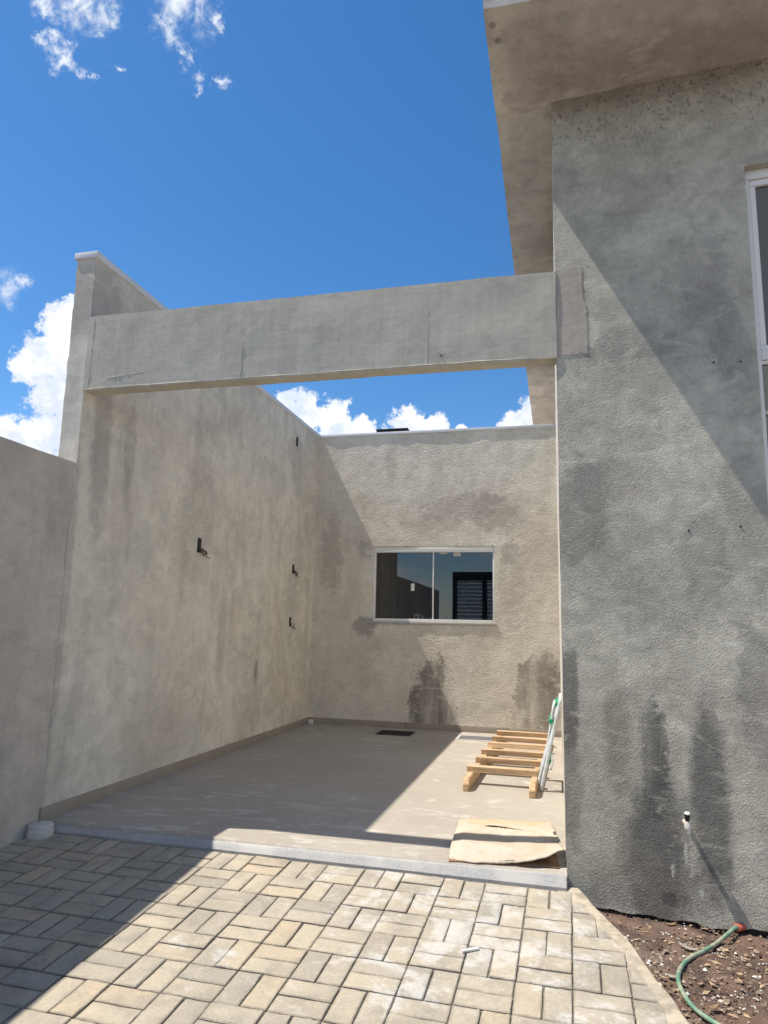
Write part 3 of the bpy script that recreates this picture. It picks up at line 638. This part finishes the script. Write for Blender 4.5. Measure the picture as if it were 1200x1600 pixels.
box('window_sill', (WX0-.040, YB-.013, WZ0-.030), (WX1+.020, YB+.10, WZ0-.001), M['granite'], win, .003)
# dim things inside the room, seen through the glass
box('inner_partition', (-1.62, YB+1.6, .02), (-1.50, YB+3.3, 3.3), M['inner'], rear, 0)
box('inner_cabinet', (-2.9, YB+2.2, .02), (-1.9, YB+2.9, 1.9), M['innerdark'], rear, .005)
mug = empty('mug', (-1.668, YB+.135, WZ0), 'white mug with dark print standing inside the window ledge', 'mug')
bm = bmesh.new(); bm_tube(bm, [(-1.668, YB+.135, WZ0+.0), (-1.668, YB+.135, WZ0+.10)], .042, 20); mo = from_bm('cup', bm, M['white'], mug, 40)
bm = bmesh.new(); bm_tube(bm, [(-1.628+.034*math.sin(a), YB+.135, WZ0+.052-.032*math.cos(a)) for a in np.linspace(0, math.pi, 10)], .006, 8); from_bm('handle', bm, M['white'], mug, 40)
box('print', (-1.685, YB+.0915, WZ0+.025), (-1.655, YB+.0945, WZ0+.075), M['blackplastic'], mug, 0)
box('inner_ledge', (WX0, YB+.102, WZ0-.03), (WX1, YB+.30, WZ0-.0005), M['inner'], rear, 0)
# black box on the rear roof
bx = empty('roof_box', (-2.12, YB+.75, 3.44), 'black box on the roof, just showing above the back wall coping', 'box')
box('case', (-2.335, YB+.50, 3.44), (-1.905, YB+1.0, 3.845), M['black'], bx, .006); box('lid', (-2.34, YB+.49, 3.846), (-1.90, YB+1.01, 3.862), M['black'], bx, .004)

# ================================================================== BEAM
beam = empty('concrete_beam', (-1.5, YF, 2.687), 'long grey plastered beam spanning from the left wall to the house', 'beam'); beam['kind'] = 'thing'
rough_box('beam_body', (XL+.0, YF-.010, 2.687), (XR+.004, YF+.100, 3.195), .035, .0022, 5.0, 44, M['beam'], beam)
# plaster patch lapped over the house wall
pts = []; N_ = 120
for k in range(N_):
    s_ = k/N_*4
    if s_ < 1: p = (.0 + .145*s_, 3.205)
    elif s_ < 2: p = (.140 + .020*min(1, max(0, (s_-1.3)/.2)) + .0025*math.sin(31*s_) + .002*math.sin(67*s_), 3.205 - .505*(s_-1))
    elif s_ < 3: p = (.167*(3-s_), 2.70 + .004*math.sin(23*s_) + .003*math.sin(51*s_))
    else: p = (.0, 2.70 + .505*(s_-3))
    pts.append(p)
bm = bmesh.new(); fr = [bm.verts.new((XR+.004+x, YF-.0034-.077*x, z)) for x, z in pts]; bk = [bm.verts.new((XR+.004+x+(.004 if x > .01 else 0), YF+.02, z+(.004 if z > 3 else -.004))) for x, z in pts]
bm.faces.new(fr)
for k in range(N_): bm.faces.new((fr[k], fr[(k+1) % N_], bk[(k+1) % N_], bk[k]))
from_bm('plaster_patch', bm, M['patch'], beam)
# raised seams of mortar
def seam(x0, z0, x1, z1, w, seed):
    r = random.Random(seed); bm = bmesh.new(); k = 26; P = []
    for i in range(k+1):
        s_ = i/k; P.append((x0+(x1-x0)*s_+r.uniform(-.003, .003), YF-.0105+r.uniform(-.0005, .001), z0+(z1-z0)*s_+r.uniform(-.002, .002)))
    bm_tube(bm, P, [w*r.uniform(.5, 1.4) for _ in P], 6); return from_bm('mortar_seam', bm, M['beam'], beam, 60)
seam(XL+.035, 2.70, XL+.04, 3.18, .0025, 1); seam(-1.86, 2.70, -1.86, 3.18, .0022, 2); seam(-.70, 2.70, -.70, 3.18, .0014, 4); seam(-2.8, 2.76, -2.52, 2.785, .0022, 5); seam(XL+.03, 2.695, -.1, 2.695, .003, 6)
bm = bmesh.new(); bm_tube(bm, spline([(-.625, YF-.01, 2.76), (-.62, YF-.03, 2.745), (-.605, YF-.035, 2.735), (-.60, YF-.03, 2.75)], 5), .0035, 6); from_bm('wire_hook', bm, M['blackplastic'], beam, 60)

# ================================================================== ELECTRIC BOXES ON THE LEFT WALL
def wall_box(y, z, h, wires, label):
    e = empty('wall_box', (XL, y, z), label, 'wall box', 'open electric boxes in the left wall')
    bm = bmesh.new()
    x0 = XL + .0035; w = .030
    bm_box(bm, (x0-.05, y-w, z-h/2), (x0, y-w+.005, z+h/2)); bm_box(bm, (x0-.05, y+w-.005, z-h/2), (x0, y+w, z+h/2)); bm_box(bm, (x0-.05, y-w+.0051, z-h/2), (x0, y+w-.0051, z-h/2+.005)); bm_box(bm, (x0-.05, y-w+.0051, z+h/2-.005), (x0, y+w-.0051, z+h/2))
    from_bm('case', bm, M['blackplastic'], e)
    box('back_plate', (XL-.01, y-w+.0052, z-h/2+.0052), (XL+.0028, y+w-.0052, z+h/2-.0052), M['black'], e, 0)
    for k in range(wires):
        a0 = k*.7; r = .030 - .006*k
        pts = [(XL+.005, y+.005, z-h*.25)] + [(XL+.014+.018*math.sin(a/2)+.004*k, y+.045+.012*k+r*1.9*math.cos(a), z-h*.42+r*math.sin(a)) for a in np.linspace(math.pi, math.pi+5.4+a0*.2, 16)]
        if k == 0: pts += [(XL+.02, y+.12, z-h*.42-.035), (XL+.015, y+.17, z-h*.42-.045)]
        bm = bmesh.new(); bm_tube(bm, spline(pts, 3), .0028, 6); from_bm('wire', bm, M['redwire'] if k == 1 and wires > 2 else M['copper'], e, 60)
wall_box(5.39, 1.872, .125, 3, 'open black wall box with curled wires, nearest on the left wall')
wall_box(7.61, 1.862, .105, 2, 'open black wall box with a wire loop, middle of the far column')
wall_box(7.58, 1.256, .105, 1, 'open black wall box lowest on the left wall near the corner')
wall_box(7.556, 3.373, .115, 0, 'small open black wall box high up under the coping of the left wall')

# ================================================================== FLOOR DRAINS
def drain(x0, x1, y0, y1, m_, label):
    e = empty('floor_drain', ((x0+x1)/2, (y0+y1)/2, ZF), label, 'drain', 'floor drains by the back wall')
    bm = bmesh.new(); z0, z1 = ZF+.0005, ZF+.006; w = .02
    bm_box(bm, (x0, y0, z0), (x1, y0+w, z1)); bm_box(bm, (x0, y1-w, z0), (x1, y1, z1)); bm_box(bm, (x0, y0+w, z0), (x0+w, y1-w, z1)); bm_box(bm, (x1-w, y0+w, z0), (x1, y1-w, z1))
    from_bm('frame', bm, m_[0], e)
    box('pit', (x0+w, y0+w, ZF-.01), (x1-w, y1-w, ZF+.0012), M['black'], e, 0)
    bm = bmesh.new(); k = 13
    for i in range(k):
        yy = y0+w+(y1-y0-2*w)*(i+.5)/k; bm_box(bm, (x0+w, yy-.006, ZF+.0014), (x1-w, yy+.006, z1-.001))
    from_bm('grate', bm, m_[1], e)
M['steel'] = simple('dull_steel', (.34, .34, .35), .5, .5, .1, 20); M['frame_w'] = simple('pale_frame', (.60, .58, .54), .5, 0, .05, 10)
drain(-1.985, -1.595, 7.76, 8.09, (M['black'], M['black']), 'black square floor drain in the shade below the window')
drain(-1.085, -.66, 7.73, 8.05, (M['frame_w'], M['steel']), 'grey metal floor drain in the sun beside the pallet')

# ================================================================== WOODEN PALLET
pal = empty('wooden_pallet', (-.41, 6.5, ZF), 'long low frame of raw pine battens on two runners, lying on the floor', 'pallet')
ax0, ax1 = Vector((-.432, 5.34)), Vector((-.362, 7.78)); dv = (ax1-ax0); Lp = dv.length; dv.normalize(); pv = Vector((dv.y, -dv.x)); pang = math.atan2(dv.y, dv.x)
def pal_obj(name, bm, along, side, z, rot):
    o = from_bm(name, bm, M['wood'], None, 35); c = ax0 + dv*along + pv*side
    o.location = (c.x, c.y, z); o.rotation_euler = (0, 0, rot); return adopt(o, pal)
for side in (-.238, .238):
    bm = bmesh.new(); h0 = .088; w = .022
    prof = [(-.02, .0), (-.02, .05), (.03, h0), (Lp-.03, h0), (Lp, .06), (Lp, 0)]
    if side > 0: prof = [(a - (.045 if a < .1 else 0), b) for a, b in prof]
    A = [bm.verts.new((a-Lp/2, -w, b)) for a, b in prof]; B = [bm.verts.new((a-Lp/2, w, b)) for a, b in prof]
    bm.faces.new(A); bm.faces.new(B[::-1])
    for i in range(6): bm.faces.new((A[i], B[i], B[(i+1) % 6], A[(i+1) % 6]))
    bmesh.ops.recalc_face_normals(bm, faces=bm.faces); bmesh.ops.bevel(bm, geom=bm.edges[:], offset=.004, segments=2, affect='EDGES')
    pal_obj('runner', bm, Lp/2, side, ZF+.001, pang)
for i in range(6):
    bm = bmesh.new(); hw = .262 + random.uniform(-.006, .006); bm_box(bm, (-hw, -.032, 0), (hw, .032, .042), .003)
    for v in bm.verts: v.co.z += random.uniform(-.0015, .0015); v.co.y += random.uniform(-.002, .002)
    pal_obj('slat', bm, .27 + i*.40, random.uniform(-.008, .008), ZF+.090, pang - math.pi/2 + random.uniform(-.012, .012))

# ================================================================== FOLDED CHAIR LEANING ON THE HOUSE
ch = empty('folding_chair', (-.08, 5.7, ZF), 'folded white tube chair with green plastic fittings leaning against the house wall', 'chair')
def lean(s_, y, off=0.0): # s_ 0 foot .. 1 top
    return (-.140 + .150*s_ - off, y, ZF + .012 + .655*s_)
def utube(y0, y1, s0, s1, off0, off1, r, name):
    pts = [lean(s0, y0, off0), lean(s0+.5*(s1-s0), y0, (off0+off1)/2), lean(s1-.06, y0, off1), lean(s1-.02, y0+.02, off1), lean(s1, y0+.06, off1), lean(s1, y1-.06, off1), lean(s1-.02, y1-.02, off1), lean(s1-.06, y1, off1), lean(s0+.5*(s1-s0), y1, (off0+off1)/2), lean(s0, y1, off0)]
    bm = bmesh.new(); bm_tube(bm, spline(pts, 4), r, 9); return from_bm(name, bm, M['chair'], ch, 50)
utube(5.52, 5.94, 0, 1.0, 0, 0, .0125, 'back_frame'); utube(5.545, 5.915, .06, .86, .030, -.004, .0115, 'leg_frame'); utube(5.57, 5.89, .22, .93, .012, .036, .009, 'seat_frame')
for s_, o_ in ((.93, .014), (.74, .034), (.30, -.012)):
    bm = bmesh.new(); p0 = Vector(lean(s_, 5.53, o_)); p1 = Vector(lean(s_, 5.93, o_)); bm_tube(bm, [p0, p1], .017, 8); from_bm('green_sleeve', bm, M['green'], ch, 50)
for s_, o_ in ((.40, .0), (.50, .0), (.60, .0)):
    bm = bmesh.new(); a = Vector(lean(s_, 5.53, o_)); b_ = Vector(lean(s_+.07, 5.93, o_-.004)); bm_box(bm, (a.x-.003, a.y, a.z), (a.x+.003, b_.y, b_.z)); from_bm('seat_strap', bm, M['green'], ch)
bm = bmesh.new(); bm_tube(bm, spline([lean(.30, 5.53, .0), lean(.22, 5.52, -.02), lean(.28, 5.50, -.04), lean(.40, 5.52, -.02)], 4), .006, 7); from_bm('armrest_strut', bm, M['chair'], ch, 50)

# ================================================================== FLATTENED CARDBOARD BOX
cb = empty('cardboard', (-.29, 4.1, ZF), 'flattened worn cardboard box with a long tear, lying on the threshold', 'cardboard')
NX, NY = 90, 96; c00, c10, c01, c11 = [Vector(p) for p in ((-.560, 3.735), (-.005, 3.800), (-.605, 4.52), (-.055, 4.55))]
def cardpt(s, q): return (c00*(1-s)+c10*s)*(1-q) + (c01*(1-s)+c11*s)*q
top = []; S_, Q_ = np.meshgrid(np.linspace(0, 1, NX+1), np.linspace(0, 1, NY+1), indexing='ij')
CP = np.array([tuple(cardpt(s, q)) + (0,) for s, q in zip(S_.ravel(), Q_.ravel())])
ns = fbm(CP*6+4, 4); s1, q1 = S_.ravel(), Q_.ravel()
front = np.clip((.20-q1)/.20, 0, 1); rise = np.interp(s1, [0, .1, .5, .85, 1], [.030, .050, .054, .066, .072])
zz = ZF + .012 + rise*(.45+.55*np.clip(1-q1*1.1, 0, 1)) + ns*.005 - front**1.7*np.interp(s1, [0, .6, .85, 1], [.052, .050, .030, .002]) 
zz = np.maximum(zz - np.clip((q1-.9)/.1, 0, 1)*.012, ZF+.004)
yy = CP[:, 1] + fbm(np.stack([s1*7, q1*0+3, q1*0], 1), 4)*.012*(q1 < .02) + front*np.interp(s1, [0, .5, .9, 1], [.02, -.012, .0, .03])
xx = CP[:, 0] + fbm(np.stack([q1*9, q1*0+8, q1*0], 1), 4)*.012*(s1 > .98)
tear = lambda s, q: abs(q - (.735 - .13*(s-.27)/.48)) < np.interp(s, [.27, .34, .5, .70, .78], [0, .030, .022, .012, 0])
fs = []; A = lambda i, j: i*(NY+1)+j
for i in range(NX):
    for j in range(NY):
        sc, qc = (i+.5)/NX, (j+.5)/NY
        if .27 < sc < .78 and tear(sc, qc): continue
        if sc > .978 and (.33 < qc < .40 or .48 < qc < .60): continue
        fs.append((A(i, j), A(i+1, j), A(i+1, j+1), A(i, j+1)))
co = mesh('top_sheet', np.stack([xx, yy, zz], 1), fs, M['card'], cb, 50)
sm = co.modifiers.new('thickness', 'SOLIDIFY'); sm.thickness = .005; sm.offset = -1
M['card_dark'] = simple('brown_cardboard', (.33, .21, .12), .9, 0, .15, 12)
bs = []; 
for s in np.linspace(0, 1, 12):
    for q in np.linspace(0, 1, 12):
        p = cardpt(s*.98+.005, q*.97+.004); bs.append((p.x, p.y+.004*math.sin(s*17), ZF+.006+.002*math.sin(9*s+5*q)))
lo_ = mesh('bottom_sheet', bs, [(i*12+j, (i+1)*12+j, (i+1)*12+j+1, i*12+j+1) for i in range(11) for j in range(11)], M['card_dark'], cb, 50)
sm = lo_.modifiers.new('thickness', 'SOLIDIFY'); sm.thickness = .004; sm.offset = -1

# ================================================================== TAP
tap = empty('garden_tap', (.568, YF-.02, .33), 'small white plastic tap with dark handle on the house wall', 'tap')
fy_ = YF - .062
M['tapw'] = simple('pale_plastic', (.66, .60, .54), .5, 0, .08, 40)
bm = bmesh.new(); bm_tube(bm, [(.560, fy_+.075, .340), (.562, fy_-.03, .342)], [.011, .010], 12); bm_tube(bm, [(.5625, fy_-.028, .355), (.566, fy_-.031, .336), (.568, fy_-.032, .322)], [.012, .0165, .0155], 14); from_bm('body', bm, M['tapw'], tap, 45)
bm = bmesh.new(); bm_tube(bm, [(.568, fy_-.032, .322), (.5695, fy_-.032, .311), (.5695, fy_-.032, .300)], [.009, .0085, .0075], 12); from_bm('spout', bm, M['white'], tap, 45)
bm = bmesh.new(); bm_tube(bm, [(.5640, fy_-.032, .355), (.5655, fy_-.036, .388)], [.009, .0135], 10); from_bm('handle', bm, M['blackplastic'], tap, 45)
bm = bmesh.new(); bm_tube(bm, [(.5655, fy_-.036, .3885), (.566, fy_-.037, .394)], [.0138, .011], 10); from_bm('handle_cap', bm, M['white'], tap, 45)

# ================================================================== HOSE
hs_ = empty('garden_hose', (.60, 3.4, -.11), 'muddy green garden hose with red connector lying on the soil', 'hose')
hp = [(.770, 3.690, -.080), (.735, 3.655, -.082), (.650, 3.545, -.092), (.575, 3.440, -.098), (.497, 3.345, -.100), (.447, 3.240, -.102), (.427, 3.150, -.106), (.428, 3.065, -.108), (.447, 2.966, -.112), (.485, 2.898, -.114), (.545, 2.835, -.116), (.66, 2.74, -.118), (.85, 2.62, -.12), (1.15, 2.55, -.12)]
hp = [(x, y, soil_z(x, y) + .019 + (.016 if i < 2 else 0)) for i, (x, y, z) in enumerate(hp)]
bm = bmesh.new(); bm_tube(bm, spline(hp, 8), .0088, 12); from_bm('tube', bm, M['hose'], hs_, 60)
a = Vector(hp[0]); d_ = (Vector(hp[0])-Vector(hp[1])).normalized()
bm = bmesh.new(); bm_tube(bm, [a-d_*.022, a-d_*.018, a+d_*.010, a+d_*.011, a+d_*.030, a+d_*.032], [.0135, .0165, .0165, .0185, .0185, .014], 14); from_bm('connector', bm, M['redplastic'], hs_, 40)

# ================================================================== CEMENT PLUG, PIPE STUB, LITTER
pg = empty('pipe_plug', (-2.90, 3.655, 0), 'round cement-capped pipe stub on the paving beside the left wall', 'pipe')
pgx, pgy = -2.903, 3.662; bm = bmesh.new()
prof = [(.0, .066), (.058, .066), (.068, .058), (.067, .034), (.071, .030), (.072, .0), (.068, -.03)]; n = 28; rings = []
for r_, z_ in prof[1:]: rings.append([bm.verts.new((pgx+r_*(1+.03*math.sin(3*k)+random.uniform(-.02, .02))*math.cos(2*math.pi*k/n), pgy+r_*(1+.03*math.sin(3*k))*math.sin(2*math.pi*k/n), gz(pgy)+z_+random.uniform(-.0015, .0015))) for k in range(n)])
for A_, B_ in zip(rings, rings[1:]):
    for k in range(n): bm.faces.new((A_[k], A_[(k+1) % n], B_[(k+1) % n], B_[k]))
bm.faces.new(rings[0]); from_bm('cap', bm, M['concrete_plug'], pg, 50)
cb2 = bmesh.new(); bm_box(cb2, (XL+.014, YB-.062, ZF+.001), (XL+.068, YB-.014, ZF+.048), .006)
tag(from_bm('conduit_stub', cb2, M['white'], None, 35), 'small white plastic block on the floor in the far left corner', 'block')
r = random.Random(3)
def leaf(name, x, y, l, w, ang, m_, label, cat, z=None, curl=.35):
    bm = bmesh.new(); n = 7; rows = []
    for i in range(n+1):
        s_ = i/n; ww = w*math.sin(math.pi*min(1, .12+.88*s_))**.8*(1+.15*r.uniform(-1, 1)); zz_ = l*curl*(s_-.5)**2*1.5
        rows.append([bm.verts.new((l*(s_-.5), k*ww/2, zz_ + abs(k)*w*.18 + .002)) for k in (-1, 0, 1)])
    for A_, B_ in zip(rows, rows[1:]):
        for k in range(2): bm.faces.new((A_[k], B_[k], B_[k+1], A_[k+1]))
    bmesh.ops.solidify(bm, geom=bm.faces[:], thickness=.0012)
    o = from_bm(name, bm, m_, None, 60); o.location = (x, y, (soil_z(x, y)+.010) if z is None else z); o.rotation_euler = (r.uniform(-.2, .2), r.uniform(-.15, .15), ang); return tag(o, label, cat)
leaf('dry_leaf', .476, 3.683, .060, .028, .2, M['leaf'], 'orange-brown dry leaf on the soil close under the house wall', 'leaf')
leaf('paper_scrap', .515, 3.452, .085, .030, -.35, M['paper'], 'pale scrap lying on the soil against the top of the hose bend', 'scrap')
leaf('paper_scrap', .408, 3.185, .045, .022, .1, M['paper'], 'small pale scrap under the left bulge of the hose', 'scrap')
leaf('dry_leaf', .52, 2.99, .050, .020, .5, M['leaf'], 'brown dry leaf on the soil inside the hose curve, near the picture bottom', 'leaf')
leaf('dry_leaf', .47, 3.32, .038, .020, 1.2, M['leaf'], 'small orange dry leaf on the soil above the hose bend beside the edging', 'leaf')
bm = bmesh.new(); bm_box(bm, (-.038, -.006, 0), (.038, .006, .008), .002)
st = from_bm('plastic_strip', bm, M['white'], None, 35); st.location = (-.361, 3.021, gz(3.021)+.001); st.rotation_euler = (slope_rx, 0, .62); tag(st, 'short white plastic strip lying on the pavers', 'strip')

# ================================================================== MADE-UP GATE (unseen behind the camera, added as a reflection for the window)
gt = empty('reflection_gate', (-1.5, -3.2, gz(-3.2)), 'made-up pale slatted gate in dark frame, added behind the camera to be mirrored in the window', 'gate')
g0 = gz(-3.2)
for x in (-2.9, -2.05, .95): box('post', (x, -3.26, g0-.02), (x+.12, -3.14, 2.62), M['gatedark'], gt, .004)
box('lintel', (-2.9, -3.28, 2.621), (1.07, -3.12, 2.85), M['gatedark'], gt, .004)
for i in range(28): box('slat', (-2.779, -3.215, g0+.06+i*.110), (-2.051, -3.185, g0+.06+i*.110+.098), M['gate'], gt, .003)
for i in range(28): box('slat', (-1.929, -3.215, g0+.06+i*.110), (.949, -3.185, g0+.06+i*.110+.098), M['gate'], gt, .003)
